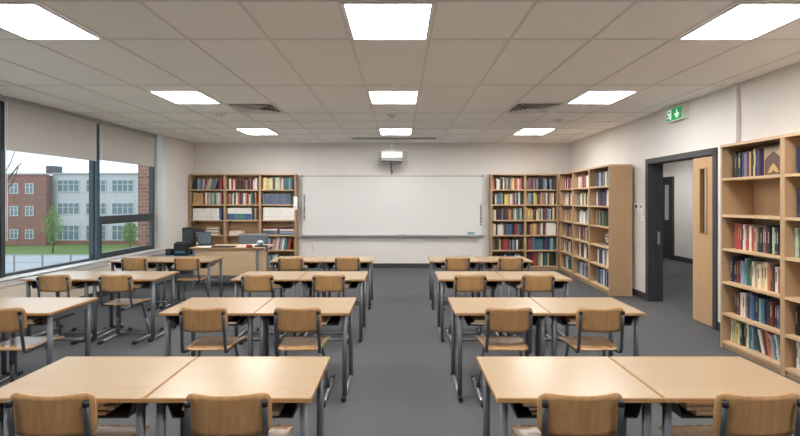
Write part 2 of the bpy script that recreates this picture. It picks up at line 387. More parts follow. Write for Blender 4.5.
def disc(cx, cy, rad, label, name, cat):
    r = empty(name, (cx, cy, H))
    pr = [(rad, 0), (rad, -.012), (rad*.9, -.018), (rad*.55, -.02), (rad*.5, -.045), (rad*.3, -.055), (0.001, -.056)]
    n = 20; vs = [(a_*math.cos(2*PI*j/n), a_*math.sin(2*PI*j/n), z-.001) for a_, z in pr for j in range(n)]
    fs = [(i*n+j, (i+1)*n+j, (i+1)*n+(j+1) % n, i*n+(j+1) % n) for i in range(len(pr)-1) for j in range(n)]
    MB().add(vs, fs, True).build('housing', M['white'], r)
    MB().box(-.012, .012, -rad*.5-.004, -rad*.5+.008, -.04, -.03).build('indicator', M['mgrey'], r)
    tag(r, label, cat)
disc(-.13, 7.25, .10, 'round white smoke detector on the ceiling before the middle panel', 'smoke_detector', 'smoke detector')
disc(-2.87, 7.10, .13, 'round ceiling sensor beside the left air vent', 'ceiling_sensor', 'sensor')
disc(2.70, 7.65, .09, 'small round sensor on the ceiling near the exit sign side', 'ceiling_sensor', 'sensor')
# exit sign on the right wall
ex = empty('exit_sign', RW(YB-6.6, 0, 2.76), RROT)
MB().box(0, .38, -.085, -.001, 0, .19, .006).build('housing', M['exith'], ex)
gp = MB().box(.012, .368, -.089, -.085, .012, .178).build('green_panel', M['green'], ex)
mk = MB()
yy = -.091
def poly(mb, pts, y=yy, dx=0, dz=0):
    n = len(pts); vs = [(x+dx, y, z+dz) for x, z in pts] + [(x+dx, y+.002, z+dz) for x, z in pts]
    mb.add(vs, [list(range(n)), [n+i for i in range(n)][::-1]] + [(i, n+i, n+(i+1) % n, (i+1) % n) for i in range(n)])
# doorway outline with running figure, then the down arrow
mk.box(.035, .125, yy, yy+.002, .150, .165); mk.box(.035, .047, yy, yy+.002, .10, .15); mk.box(.113, .125, yy, yy+.002, .03, .15)
poly(mk, [(.085, .127), (.092, .134), (.102, .134), (.108, .127), (.102, .12), (.092, .12)])
poly(mk, [(.06, .118), (.095, .118), (.104, .095), (.112, .088), (.106, .08), (.094, .09), (.09, .078), (.104, .062), (.102, .03), (.092, .03), (.09, .056), (.074, .072), (.06, .05), (.03, .05), (.03, .06), (.054, .062), (.074, .104), (.06, .105), (.048, .09), (.04, .096)])
poly(mk, [(.245, .155), (.27, .155), (.27, .09), (.305, .105), (.305, .082), (.2575, .03), (.21, .082), (.21, .105), (.245, .09)])
mk.build('pictogram', M['exitw'], gp)
tag(ex, 'green running-man exit sign with down arrow high on the right wall', 'exit sign')
# vertical trunking
tk = MB().box(YB-5.36, YB-5.25, -.045, -.001, .12, H-.001).build('cable_trunking', M['wall'], None, RORG, RROT)
tag(tk, 'white vertical cable trunking on the right wall above the tall bookcase', 'cable trunking')
def wallplate(name, s, z, w_, h_, label, cat, inner, group=None):
    r = empty(name, RW(s, 0, z), RROT)
    MB().box(-w_/2, w_/2, -.014, -.001, -h_/2, h_/2, .003).build('plate', M['white'], r)
    MB().box(-w_*.25, w_*.25, -.02, -.014, h_*.05, h_*.33).build('display' if cat == 'thermostat' else 'rocker', inner, r)
    tag(r, label, cat, group)
wallplate('thermostat', YB-7.62, 1.49, .10, .17, 'white thermostat with dark display between bookcase and door frame', 'thermostat', M['cap'])
wallplate('light_switch', YB-7.46, 1.49, .09, .17, 'upper white light switch beside the door frame', 'light switch', M['mgrey'])
wallplate('light_switch', YB-7.45, 1.32, .08, .09, 'small lower white switch beside the door frame', 'light switch', M['lgrey'])

# ------------------------------------------------------------------ whiteboard and projector
wb = empty('whiteboard', (-2.35, YB, .77))
W_, Hb = 4.33, 1.44
MB().box(.02, W_-.02, -.032, -.002, .02, Hb-.02).build('writing_surface', M['board'], wb)
MB().box(0, W_, -.042, -.002, Hb-.02, Hb+.005).build('top_rail', M['alu'], wb)
MB().box(0, .02, -.04, -.002, 0, Hb-.02).box(W_-.02, W_, -.04, -.002, 0, Hb-.02).build('side_frame', M['lgrey'], wb)
MB().box(0, W_, -.10, -.002, -.012, .02).box(0, W_, -.108, -.10, -.012, .03).build('pen_tray', M['alu'], wb)
MB().box(-.02, .03, -.05, -.002, Hb-.03, Hb+.015).box(W_-.03, W_+.02, -.05, -.002, Hb-.03, Hb+.015).box(-.02, .03, -.05, -.002, -.02, .03).box(W_-.03, W_+.02, -.05, -.002, -.02, .03).build('corner_bracket', M['mgrey'], wb)
for xo, zt, cols in ((.045, 1.0, 'left'), (W_-.065, .76, 'right')):
    s = MB().box(xo, xo+.035, -.034, -.032, zt-.64 if xo < 1 else zt-.52, zt)
    st = s.build('button_strip', M['board'], wb)
    z = zt-.01
    for k in range(11 if xo < 1 else 9):
        MB().box(xo-.002, xo+.037, -.037, -.034, z-.042, z-.004).build('button', M['cap'] if k % 4 else M['blue'], st); z -= .057
tag(wb, 'large wide white interactive board on the back wall', 'whiteboard')
er = empty('board_eraser', (1.73, YB-.075, .801)); MB().box(-.12, .04, -.024, .024, 0, .03).build('felt_pad', M['lgrey'], er); MB().box(-.12, .04, -.024, .024, .03, .06, .004).build('grip', M['teal'], er)
tag(er, 'blue board eraser on the right end of the pen tray', 'eraser')
for k, xx in enumerate((-.06, .02)):
    pn = MB().tube([(xx, YB-.07, .797), (xx+.13, YB-.07, .797)], .009, n=8).build('board_marker', M['dmetal' if k else 'red'])
    tag(pn, 'small %s marker pen lying on the whiteboard tray below the projector' % ('dark' if k else 'red'), 'marker pen')
cdt = MB().box(-2.14, -2.10, YB-.02, YB-.001, .11, .755).build('wall_conduit', M['wall']); tag(cdt, 'slim white conduit running down the wall under the whiteboard left end', 'conduit')
lead = MB().tube([(1.85, YB-.012, .74), (1.88, YB-.03, .66), (1.82, YB-.03, .6), (1.9, YB-.012, .56), (1.94, YB-.012, .3), (1.94, YB-.012, .115)], .007, n=6).build('board_cable', M['white']); tag(lead, 'thin white cable hanging below the right end of the whiteboard', 'cable')
pj = empty('projector', (-.16, YB, 2.45))
MB().box(-.36, .34, -.03, -.001, .02, .34, .004).build('wall_plate', M['lgrey'], pj)
MB().box(-.05, .03, -.52, -.03, .31, .34).box(-.2, .18, -.52, -.2, .285, .31, .004).tube([(-.01, -.4, .33), (-.01, -.4, .4)], .04, n=12).sphere((-.01, -.4, .42), .055).build('mount_arm', M['white'], pj)
pb = MB().box(-.27, .22, -.6, -.22, .13, .285, .02).build('body', M['white'], pj)
MB().box(-.255, .205, -.61, -.23, .07, .13, .004).build('lens_bay', M['mgrey'], pb)
MB().tube([(-.06, -.35, .08), (-.055, -.2, .02), (-.06, -.06, -.02), (-.05, -.055, -.12), (-.04, -.055, -.21)], .017, n=8).tube([(-.03, -.35, .08), (-.03, -.2, .0), (-.045, -.06, -.06), (-.02, -.055, -.15), (-.03, -.055, -.21)], .011, n=8).build('cable', M['mgrey'], pj)
tag(pj, 'white short-throw projector mounted on the wall above the whiteboard', 'projector')

# ------------------------------------------------------------------ bookcases
LEVELS = [.09, .463, .813, 1.163, 1.525, 1.875, 2.205]
NLEV = [.08, .39, .735, 1.10, 1.47, 1.87, 2.205]
def bookcase(loc, rz, bounds, depth, label, levels=LEVELS, name='bookcase', top_over=0, extra_panel=0.0):
    root = empty(name, loc, rz); P = .018*1.4; L = bounds[-1]
    top = levels[-1]+.03
    for i, x in enumerate(bounds):
        x0 = 0 if i == 0 else (L-P if i == len(bounds)-1 else x-P)
        x1 = x0 + (P if i in (0, len(bounds)-1) else 2*P)
        MB().box(x0, x1, 0, depth, 0, top-.0255).build('side_panel' if i in (0, len(bounds)-1) else 'divider', M['case'], root)
    MB().box(0, L, -.004, depth, top-.025, top+.003).build('top_panel', M['shelfedge'], root)
    MB().box(P, L-P, depth-.012, depth-.002, .0, top-.026).build('back_panel', M['caseback'], root)
    cells = []
    for i in range(len(bounds)-1):
        a_ = bounds[i]+P; b_ = bounds[i+1]-P
        MB().box(a_+.001, b_-.001, .02, .04, 0, levels[0]-.026).build('plinth', M['case'], root)
        for z in levels[:-1]: MB().box(a_+.001, b_-.001, .002, depth-.013, z-.026, z).build('shelf', M['shelfedge'], root)
        cells.append((a_+.004, b_-.004))
    tag(root, label, 'bookcase')
    return root, cells
cases = {}
def addcase(key, loc, rz, bounds, depth, label, phrase, bays, levels=LEVELS):
    root, cells = bookcase(loc, rz, bounds, depth, label, levels)
    cases[key] = dict(root=root, cells=cells, depth=depth, loc=Vector(loc), rz=rz, phrase=phrase, bays=bays, levels=levels)
addcase('L', (-4.905, 10.48, 0), 0, [0, .82, 1.64, 2.47], .3, 'tall three-bay beech bookcase standing left of the whiteboard', 'bookcase left of whiteboard', ['left', 'middle', 'right'])
addcase('R', (2.13, 10.48, 0), 0, [0, .79, 1.56], .3, 'tall two-bay beech bookcase standing right of the whiteboard', 'bookcase right of whiteboard', ['left', 'right'])
CR = math.atan2(-(10.46-7.65), 3.555-3.70)
addcase('C', (3.70, 10.46, 0), CR, [0, .93, 1.87, 2.815], .385, 'tall three-bay beech bookcase in the back right corner', 'corner bookcase by right wall', ['left', 'middle', 'right'])
addcase('N', (3.56, 5.0, 0), -R(90), [0, .81, 1.62], .36, 'tall two-bay beech bookcase nearest the viewer on the right', 'nearest bookcase', ['left', 'right'], NLEV)

PAL = {
 'dark red': srgb(120, 34, 34), 'red': srgb(178, 48, 40), 'orange': srgb(208, 112, 52), 'yellow': srgb(214, 190, 70), 'ochre': srgb(196, 150, 66),
 'cream': srgb(222, 208, 176), 'white': srgb(224, 220, 212), 'pale green': srgb(170, 190, 160), 'green': srgb(58, 104, 72), 'dark green': srgb(34, 62, 48),
 'teal': srgb(48, 122, 132), 'light blue': srgb(120, 160, 186), 'blue': srgb(50, 92, 142), 'navy': srgb(32, 42, 78), 'slate blue': srgb(92, 108, 134),
 'purple': srgb(84, 62, 112), 'pink': srgb(196, 142, 142), 'brown': srgb(98, 68, 48), 'tan': srgb(176, 146, 108), 'grey': srgb(128, 128, 126),
 'black': srgb(28, 28, 32), 'charcoal': srgb(54, 54, 58)}
def mute(c, k=.25):
    g_ = .3*c[0]+.55*c[1]+.15*c[2]; return tuple(x*(1-k)+g_*k for x in c[:3])+(1,)
PAL = {k: mute(v) for k, v in PAL.items()}
BM = {k: mat('cover_'+k.replace(' ', '_'), v, .5, vary=.12, scale=(3, 3, 6)) for k, v in PAL.items()}
MIX = ['dark red', 'red', 'orange', 'yellow', 'cream', 'white', 'green', 'dark green', 'teal', 'light blue', 'blue', 'navy', 'slate blue', 'purple', 'pink', 'brown', 'tan', 'grey', 'black', 'charcoal', 'cream', 'white', 'teal', 'navy']
DARK = ['navy', 'black', 'charcoal', 'dark red', 'dark green', 'blue', 'brown', 'slate blue', 'tan', 'cream', 'teal', 'grey']
WARM = ['red', 'orange', 'cream', 'pink', 'tan', 'white', 'brown', 'yellow', 'teal', 'grey']
BLUES = ['blue', 'teal', 'light blue', 'navy', 'slate blue', 'dark green', 'charcoal', 'white']
# (case, bay, row) -> (start fraction, end fraction, palette, min/max height, min/max thickness, mode)
# rows counted from the top
SP = {}
def sp(k, bay, row, x0, x1, pal, h=(.22, .28), t=(.028, .048), mode='up'): SP[(k, bay, row)] = (x0, x1, pal, h, t, mode)
sp('L', 0, 0, .04, .97, ['charcoal', 'navy', 'light blue', 'slate blue', 'pink', 'grey', 'yellow', 'light blue', 'slate blue', 'grey', 'dark red', 'red', 'white', 'charcoal'], (.22, .27), (.04, .055), 'mid')
sp('L', 0, 1, .04, .97, ['ochre']*5+['pink', 'dark red', 'cream', 'pink', 'pale green', 'grey', 'pale green', 'teal', 'pale green', 'cream', 'pink', 'dark red', 'charcoal'], (.25, .28), (.036, .046))
sp('L', 1, 0, .06, .97, ['white', 'red', 'cream', 'dark red', 'charcoal', 'brown', 'black', 'dark red', 'grey', 'charcoal', 'red', 'dark red', 'white', 'white', 'grey', 'slate blue'], (.22, .27), (.036, .052))
sp('L', 1, 1, .04, .97, ['orange', 'teal', 'cream', 'dark green', 'white', 'orange', 'dark red', 'slate blue', 'white', 'orange', 'dark red', 'cream', 'teal', 'charcoal', 'orange', 'red', 'brown'], (.24, .29), (.034, .05))
sp('L', 2, 0, .04, .97, ['cream', 'yellow', 'yellow', 'cream', 'cream', 'brown', 'pale green', 'cream', 'pale green', 'tan', 'cream', 'slate blue', 'teal', 'green', 'light blue', 'teal', 'dark green', 'pale green', 'charcoal', 'grey'], (.24, .29), (.034, .046))
sp('L', 2, 1, .03, .88, ['slate blue'], (.25, .255), (.042, .043))
sp('L', 2, 4, .1, .93, ['teal', 'light blue', 'dark red', 'pink', 'tan', 'cream', 'slate blue', 'pink', 'white', 'teal', 'green', 'red'], (.26, .30), (.036, .05), 'leanr')
sp('L', 2, 5, .03, .93, MIX, (.22, .28), (.035, .05))
sp('L', 0, 5, .03, .7, DARK); sp('L', 1, 5, .03, .7, DARK); sp('L', 1, 4, .03, .6, MIX)
rr = {0: ['orange', 'dark red', 'cream', 'white', 'grey', 'charcoal', 'cream', 'slate blue', 'tan', 'dark green', 'grey', 'yellow', 'cream', 'red', 'orange', 'white', 'pink', 'red'],
      1: ['navy', 'cream', 'slate blue', 'teal', 'blue', 'tan', 'charcoal', 'yellow', 'yellow', 'tan', 'white', 'pink', 'brown', 'light blue', 'dark red', 'white', 'green', 'yellow', 'yellow'],
      2: ['pale green', 'cream', 'charcoal', 'dark red', 'navy', 'slate blue', 'charcoal', 'dark red', 'brown', 'orange', 'tan', 'charcoal', 'tan', 'cream', 'teal', 'teal', 'pale green'],
      3: ['cream', 'white', 'charcoal', 'white', 'white', 'cream', 'tan', 'charcoal', 'slate blue', 'blue', 'teal', 'blue', 'navy', 'dark red', 'red', 'grey'],
      4: ['grey', 'dark red', 'charcoal', 'dark green', 'yellow', 'navy', 'dark red', 'red', 'red', 'dark red', 'slate blue', 'navy', 'light blue', 'brown', 'cream', 'dark green'],
      5: BLUES}
for q, pl in rr.items(): sp('R', 0, q, .03, .97, pl, (.22, .29), (.03, .046))
r2 = {0: ['grey', 'slate blue', 'red', 'dark red', 'light blue', 'blue', 'tan', 'charcoal', 'black', 'navy', 'grey', 'light blue', 'charcoal', 'black', 'light blue', 'navy', 'brown'],
      1: ['pink', 'light blue', 'slate blue', 'dark green', 'yellow', 'yellow', 'green', 'red', 'pink', 'tan', 'grey', 'cream', 'dark red', 'tan', 'pale green', 'cream', 'green', 'green'],
      2: ['yellow', 'yellow', 'ochre', 'pale green', 'dark red', 'brown', 'cream', 'yellow', 'slate blue', 'cream', 'charcoal', 'red', 'slate blue', 'light blue', 'pale green', 'dark red', 'cream'],
      4: ['brown', 'red', 'red', 'slate blue', 'teal', 'teal', 'blue', 'teal', 'slate blue', 'teal', 'navy', 'purple', 'navy', 'teal', 'light blue', 'teal'],
      5: ['charcoal', 'dark red', 'charcoal', 'dark red', 'red', 'red', 'green', 'tan', 'pale green', 'cream', 'navy', 'teal', 'green', 'tan', 'dark green']}
for q, pl in r2.items(): sp('R', 1, q, .03, .97, pl, (.22, .30) if q != 5 else (.28, .33), (.03, .046))
sp('R', 1, 3, .03, .64, ['charcoal', 'dark red', 'tan', 'orange', 'yellow', 'tan', 'red', 'teal', 'cream', 'dark red'], (.24, .29), (.03, .046))
for q in range(6): sp('C', 0, q, .04, .99, [['red', 'white', 'slate blue', 'dark red', 'navy', 'white'], ['white', 'pink', 'dark red', 'cream', 'white'], ['ochre', 'pink', 'cream', 'tan', 'charcoal'], DARK, ['cream', 'red', 'dark red', 'white', 'charcoal'], ['charcoal', 'dark red', 'teal', 'grey', 'cream']][q], (.22, .28), (.03, .05))
for q in range(6): sp('C', 1, q, .06, .99, [['white', 'yellow', 'cream', 'teal', 'light blue', 'cream', 'red'], ['light blue', 'blue', 'teal', 'white', 'cream', 'yellow', 'charcoal'], ['blue', 'blue', 'white', 'light blue', 'cream', 'tan'], ['charcoal', 'white', 'tan', 'charcoal', 'brown', 'red'], ['dark red', 'white', 'charcoal', 'cream', 'brown', 'white', 'charcoal'], ['blue', 'charcoal', 'white', 'slate blue', 'white', 'grey']][q], (.22, .28), (.03, .05))
for q in (0, 1, 2, 4, 5): sp('C', 2, q, .12, .99, [['blue', 'navy', 'light blue', 'slate blue', 'cream', 'navy'], ['white', 'charcoal', 'slate blue', 'blue', 'dark red', 'navy'], ['tan', 'green', 'tan', 'slate blue', 'dark green', 'charcoal'], [], ['dark red', 'white', 'cream', 'slate blue', 'navy', 'blue'], ['blue', 'light blue', 'navy', 'navy', 'slate blue', 'white']][q], (.24, .29), (.03, .05))
sp('N', 0, 0, .05, .56, ['charcoal', 'dark green', 'charcoal', 'navy', 'purple', 'grey', 'purple', 'ochre', 'charcoal', 'yellow', 'navy', 'purple', 'pink'], (.24, .29), (.024, .04))
sp('N', 0, 2, .10, .97, ['red', 'red', 'dark red', 'white', 'red', 'cream', 'red', 'tan', 'charcoal', 'black', 'slate blue', 'dark red', 'black', 'pale green', 'dark green', 'black', 'teal', 'charcoal', 'dark green', 'black'], (.23, .28), (.026, .042))
sp('N', 0, 3, .02, .95, ['navy', 'charcoal', 'dark red', 'dark red', 'light blue', 'light blue', 'green', 'teal', 'cream', 'tan', 'cream', 'yellow', 'cream', 'orange', 'brown', 'white', 'red', 'navy', 'white', 'slate blue'], (.22, .28), (.028, .044))
sp('N', 0, 4, .08, .97, ['charcoal', 'dark red', 'cream', 'white', 'grey', 'navy', 'slate blue', 'blue', 'charcoal', 'light blue', 'teal', 'navy', 'charcoal', 'dark red', 'black', 'blue', 'black', 'charcoal', 'navy'], (.22, .27), (.028, .044))
sp('N', 0, 5, .0, .97, ['cream', 'pale green', 'yellow', 'cream', 'green', 'dark green', 'charcoal', 'cream', 'teal', 'light blue', 'dark green', 'white', 'dark red', 'orange', 'pink', 'light blue', 'white', 'teal', 'dark red', 'navy'], (.21, .265), (.026, .04), 'near')
sp('N', 1, 0, .02, .95, ['navy', 'purple', 'dark red', 'slate blue', 'white', 'charcoal'], (.24, .29), (.03, .045))
sp('N', 1, 1, .03, .9, ['navy', 'blue', 'navy'], (.26, .27), (.042, .045))
sp('N', 1, 2, .0, .9, ['pale green', 'green', 'cream', 'teal', 'charcoal', 'white'], (.24, .28), (.03, .045))
sp('N', 1, 4, .02, .95, ['black', 'black', 'charcoal', 'cream', 'grey', 'black'], (.26, .30), (.03, .045))
sp('N', 1, 5, .03, .95, ['white', 'white', 'cream', 'white', 'grey'], (.22, .25), (.03, .045))

def book_mesh(col):
    """unit book: spine at y=0, width x, height z; hard cover wrapped round a recessed page block"""
    mb = MB(); b = .10
    mb.m(0)
    prof = [(0, 1), (0, .06), (.12, .0), (.5, -.02), (.88, .0), (1, .06), (1, 1), (1-b, 1), (1-b, .07), (b, .07), (b, 1)]
    n = len(prof)
    vs = [(x, y, z) for z in (0, 1) for x, y in prof]
    def q(*i): return list(i)
    fs = [(i, (i+1) % n, n+(i+1) % n, n+i)[::1] for i in range(n)]
    mb.add(vs, fs)
    for k in (0, 1):
        o = k*n
        tri = [[0, 1, 9, 10], [1, 2, 3, 4, 5, 8, 9], [5, 6, 7, 8]]
        mb.add([(x, y, z) for z in (0, 1) for x, y in prof] if False else [(x, y, k) for x, y in prof], [t if k == 0 else t[::-1] for t in tri])
    return mb.mesh('book', BM[col])
pg = MB().box(.10, .90, .07, .97, .015, .975).mesh('page_block', M['page'])
band = MB().add([(.04, .008, .0), (.5, -.03, .0), (.96, .008, .0), (.04, .008, 1), (.5, -.03, 1), (.96, .008, 1)], [(0, 1, 4, 3), (1, 2, 5, 4)])
LAB = {'a': mat('spine_print_pale', srgb(176, 166, 146), .5), 'b': mat('spine_print_gold', srgb(160, 126, 74), .4), 'c': mat('spine_print_dark', srgb(92, 80, 74), .5)}
bandm = {}
for k, m_ in LAB.items():
    for (z0, z1, tg) in ((.40, .82, 'title'), (.07, .11, 'mark')):
        bandm[(k, tg)] = MB().add([(.36, -.028, z0), (.5, -.036, z0), (.64, -.028, z0), (.36, -.028, z1), (.5, -.036, z1), (.64, -.028, z1)], [(0, 1, 4, 3), (1, 2, 5, 4)]).mesh('spine_'+tg, m_)
BMESH = {k: book_mesh(k) for k in PAL}
books = []
rnd = random.Random(11)
def layout(key, bay, row):
    x0f, x1f, pal, hr, tr, mode = SP[(key, bay, row)]
    c = cases[key]; a_, b_ = c['cells'][bay]; W = b_-a_
    lv = c['levels']; z = lv[5-row]; room = lv[6-row]-.03-z
    x = a_+W*x0f; xe = a_+W*x1f; i = 0; out = []
    dmax = c['depth']-.02
    prev_lean = False
    while True:
        t = rnd.uniform(*tr); h = min(rnd.uniform(*hr), room-.02); dp = rnd.uniform(.15, .19)
        col = pal[i % len(pal)] if (i < len(pal) and len(pal) > 1 and pal not in (MIX, DARK)) else (rnd.choice(pal))
        frac = (x-a_)/W; th = 0.0
        if mode == 'mid' and .36 < frac < .66: th = R(20)
        if mode == 'leanr': th = R(9)
        if mode == 'near' and .42 < frac < .90: th = -R(15 if frac < .62 else 11)
        adv = t/math.cos(th)
        if th != 0 and not prev_lean and th < 0: x += h*math.sin(-th)+.002
        if th > 0 and xe < x+adv+h*math.sin(th): break
        if th == 0 and prev_lean: x += h*0 + (.285*math.sin(R(20)) if mode == 'mid' else 0)
        if x+adv > xe: break
        prev_lean = th != 0
        yy = dmax-.02-dp + rnd.uniform(-.012, .004)
        if key == 'C': yy = .10 + rnd.uniform(-.012, .004)
        if key == 'N': yy = .09 + rnd.uniform(-.012, .006)
        if key in 'LR': yy = max(.02, .06+rnd.uniform(-.015, .015))
        out.append(dict(key=key, bay=bay, row=row, x=x, y=yy, z=z+(t*math.sin(th) if th > 0 else 0)+.0005, t=t, h=h, d=dp, th=th, col=col, i=i))
        x += adv+.0012; i += 1
        if i > 27: break
    return out
for k in sorted(SP): books += layout(*k)
for b in books:
    c = cases[b['key']]; p = Matrix.Rotation(c['rz'], 3, 'Z') @ Vector((b['x'], b['y'], b['z'])) + c['loc']
    b['p'] = p
    nrm = Matrix.Rotation(c['rz'], 3, 'Z') @ Vector((0, -1, 0)); v = (Vector((0, 0, CZ))-p); dist = v.length
    b['area'] = b['t']*b['h']*max(0, nrm.dot(v.normalized()))*(F/dist)**2
    sx = 400+F*p.x/p.y
    if sx > 799: b['area'] = 0
    # books standing behind the teacher's desk show nothing
    if b['key'] == 'L' and b['bay'] < 2 and b['row'] > 3: b['area'] = 0
order = sorted(books, key=lambda b: -b['area'])
NB = 300
top = order[:NB]; rest = [b for b in order[NB:] if b['area'] > 0]
ROWN = ['top', 'second', 'third', 'fourth', 'fifth', 'bottom']
seen = {}
for b in sorted(top, key=lambda b: (b['key'], b['bay'], b['row'], b['i'])):
    c = cases[b['key']]
    o = bpy.data.objects.new('book', BMESH[b['col']]); COL.objects.link(o)
    o.location = b['p']; o.scale = (b['t'], b['d'], b['h']); o.rotation_euler = (0, b['th'], c['rz'])
    ch = bpy.data.objects.new('page_block', pg); COL.objects.link(ch); ch.parent = o
    if b['key'] == 'N' or b['area'] > 40:
        darkc = b['col'] in ('cream', 'white', 'yellow', 'pale green', 'light blue', 'tan', 'pink', 'ochre')
        kk = 'c' if darkc else rnd.choice('aab')
        for tg in ('title', 'mark'):
            if rnd.random() < (.7 if tg == 'mark' else .35): continue
            s_ = bpy.data.objects.new('spine_'+tg, bandm[(kk, tg)]); COL.objects.link(s_); s_.parent = o
    lab = '%s book, %s from left, %s shelf, %s bay, %s' % (b['col'], ORD[b['i']], ROWN[b['row']], c['bays'][b['bay']], c['phrase'])
    tag(o, lab, 'book', 'books on the %s' % c['phrase'])
# small far books beyond the 300 largest
mb = MB(); cols = list(PAL)
for b in rest:
    c = cases[b['key']]; mb.m(cols.index(b['col']))
    Mx = Matrix.Translation(b['p']) @ Matrix.Rotation(c['rz'], 4, 'Z') @ Matrix.Rotation(b['th'], 4, 'Y') @ Matrix.Diagonal((b['t'], b['d'], b['h'], 1))
    vs = [Mx @ Vector(v) for v in ((0, 1, 0), (0, .06, 0), (.2, 0, 0), (.8, 0, 0), (1, .06, 0), (1, 1, 0), (0, 1, 1), (0, .06, 1), (.2, 0, 1), (.8, 0, 1), (1, .06, 1), (1, 1, 1))]
    mb.add(vs, [(5,4,3,2,1,0), (6,7,8,9,10,11)]+[(i, (i+1) % 6, 6+(i+1) % 6, 6+i) for i in range(6)])
bs = mb.build('books', [BM[k] for k in cols])
tag(bs, 'the smaller spines among rows of mixed books on the back-wall shelves', 'books', kind='stuff')
print('books', len(books), 'top', len(top), 'rest', len(rest))

# box files, magazines and other shelf things ------------------------------------------------
def cellpos(key, bay, row, fx, y=.03):
    c = cases[key]; a_, b_ = c['cells'][bay]
    return Matrix.Rotation(c['rz'], 3, 'Z') @ Vector((a_+(b_-a_)*fx, y, c['levels'][5-row]+.0005)) + c['loc'], (b_-a_)
def boxfile(t, h, lower, name='box_file', body=None):
    r = empty(name)
    MB().box(0, t, 0, .24, 0, h, .002).build('case', body or M['paper'], r)
    if lower: MB().box(.0, t, -.0015, -.0005, 0.004, h*.52).build('label_band', lower, r)
    MB().tube([(t/2, -.001, h*.25), (t/2, -.004, h*.25)], .010, n=10).build('finger_hole', M['mgrey'], r)
    return r
for bay, n, cc in ((0, 8, 'left'), (2, 9, 'right')):
    w0 = .82 if bay == 0 else .97
    for k in range(n):
        p, W = cellpos('L', bay, 2, .05 + k*w0/n*.98); r = boxfile(W*w0/n*.955, .29 if bay == 2 else .27, None)
        r.location = p
        tag(r, 'white box file, %s from left, third shelf, %s bay, bookcase left of whiteboard' % (ORD[k], cc), 'box file', 'white box files left of the whiteboard')
for k in range(7):
    p, W = cellpos('L', 1, 2, .04+k*.105); r = boxfile(W*.10, .28, BM['teal'] if 1 < k < 5 else BM['blue']); r.location = p
    tag(r, 'white and blue box file, %s from left, third shelf, middle bay, bookcase left of whiteboard' % ORD[k], 'box file', 'blue and white box files')
for k, (cn, h) in enumerate((('navy', .24), ('tan', .27), ('dark red', .2))):
    p, W = cellpos('L', 1, 2, .79+k*.065)
    o = bpy.data.objects.new('book', BMESH[cn]); COL.objects.link(o); o.location = p; o.scale = (.045, .2, h)
    tag(o, '%s book at the right end of the blue box files, third shelf' % cn, 'book', 'books on the bookcase left of whiteboard')
p, W = cellpos('L', 0, 2, .88); o = bpy.data.objects.new('book', BMESH['blue']); COL.objects.link(o); o.location = p; o.scale = (.04, .2, .26)
tag(o, 'blue book at the right end of the white box files, third shelf left bay', 'book', 'books on the bookcase left of whiteboard')
p, W = cellpos('L', 2, 1, .905); o = bpy.data.objects.new('book', BMESH['green']); COL.objects.link(o); o.location = p; o.scale = (.045, .2, .25)
tag(o, 'green book at the right end of the row of slate blue volumes', 'book', 'books on the bookcase left of whiteboard')
def flat(p, rz, w_, d_, h_, col, label, name='magazine', cat='magazine', group=None, pages=True):
    r = empty(name, p, rz)
    MB().box(0, w_, 0, d_, 0, h_*.14).box(0, w_, 0, d_, h_*.86, h_).box(0, w_, 0, .004, h_*.14, h_*.86).build('cover', BM[col], r)
    MB().box(.003, w_-.003, .004, d_-.003, h_*.14, h_*.86).build('page_block', M['page'], r)
    tag(r, label, cat, group)
pc = ['dark red', 'navy', 'white', 'yellow', 'cream', 'brown', 'pink', 'ochre', 'white', 'grey']
place_names = {('L', 0): 'fourth shelf of the left bay, bookcase left of whiteboard', ('L', 1): 'fourth shelf, middle bay, bookcase left of whiteboard'}
def pile(key, bay, row, fx, n, h, w_, cols_, where, jit=.02, y=.05):
    p0, W = cellpos(key, bay, row, fx, y); z = 0
    for k in range(n):
        ja = rnd.uniform(-jit, jit)
        dx = Matrix.Rotation(cases[key]['rz'], 3, 'Z') @ Vector((rnd.uniform(0, jit), rnd.uniform(0, .01), 0))
        flat(p0+dx+Vector((0, 0, z)), cases[key]['rz']+ja, w_, .2, h, cols_[k % len(cols_)], '%s magazine lying %s from bottom in the %s' % (cols_[k % len(cols_)], ORD[k], where), group='magazine piles on the shelves')
        z += h+.0008
pile('L', 0, 3, .06, 4, .03, .26, ['dark red', 'white', 'navy', 'purple'], 'left pile on fourth shelf, left bay')
pile('L', 0, 3, .44, 7, .026, .28, ['cream', 'grey', 'yellow', 'white', 'brown', 'white', 'ochre'], 'right pile on fourth shelf, left bay')
pile('L', 1, 3, .05, 4, .022, .3, ['white', 'cream', 'white', 'cream'], 'pile on fourth shelf, middle bay')
pile('L', 0, 4, .04, 6, .03, .3, ['white', 'charcoal', 'charcoal', 'grey', 'white', 'cream'], 'pile on fifth shelf, left bay')
pile('L', 2, 3, .04, 5, .034, .32, ['slate blue', 'slate blue', 'slate blue', 'cream', 'dark red'], 'left pile on fourth shelf, right bay', .008)
pile('L', 2, 3, .54, 5, .032, .33, ['slate blue', 'light blue', 'grey', 'white', 'dark red'], 'right pile on fourth shelf, right bay', .008)
pile('C', 2, 3, .45, 7, .028, .27, ['grey', 'charcoal', 'white', 'light blue', 'white', 'slate blue', 'white'], 'pile on fourth shelf, corner bookcase', .03, .13)
p, W = cellpos('R', 1, 3, .66, .05); r = empty('storage_box', p); MB().box(0, .225, 0, .22, 0, .25, .003).build('carton', M['paper'], r); MB().box(-.004, .229, -.004, .224, .2505, .29, .003).build('lid', M['paper'], r)
tag(r, 'white storage box at the right end of a shelf, bookcase right of whiteboard', 'storage box')
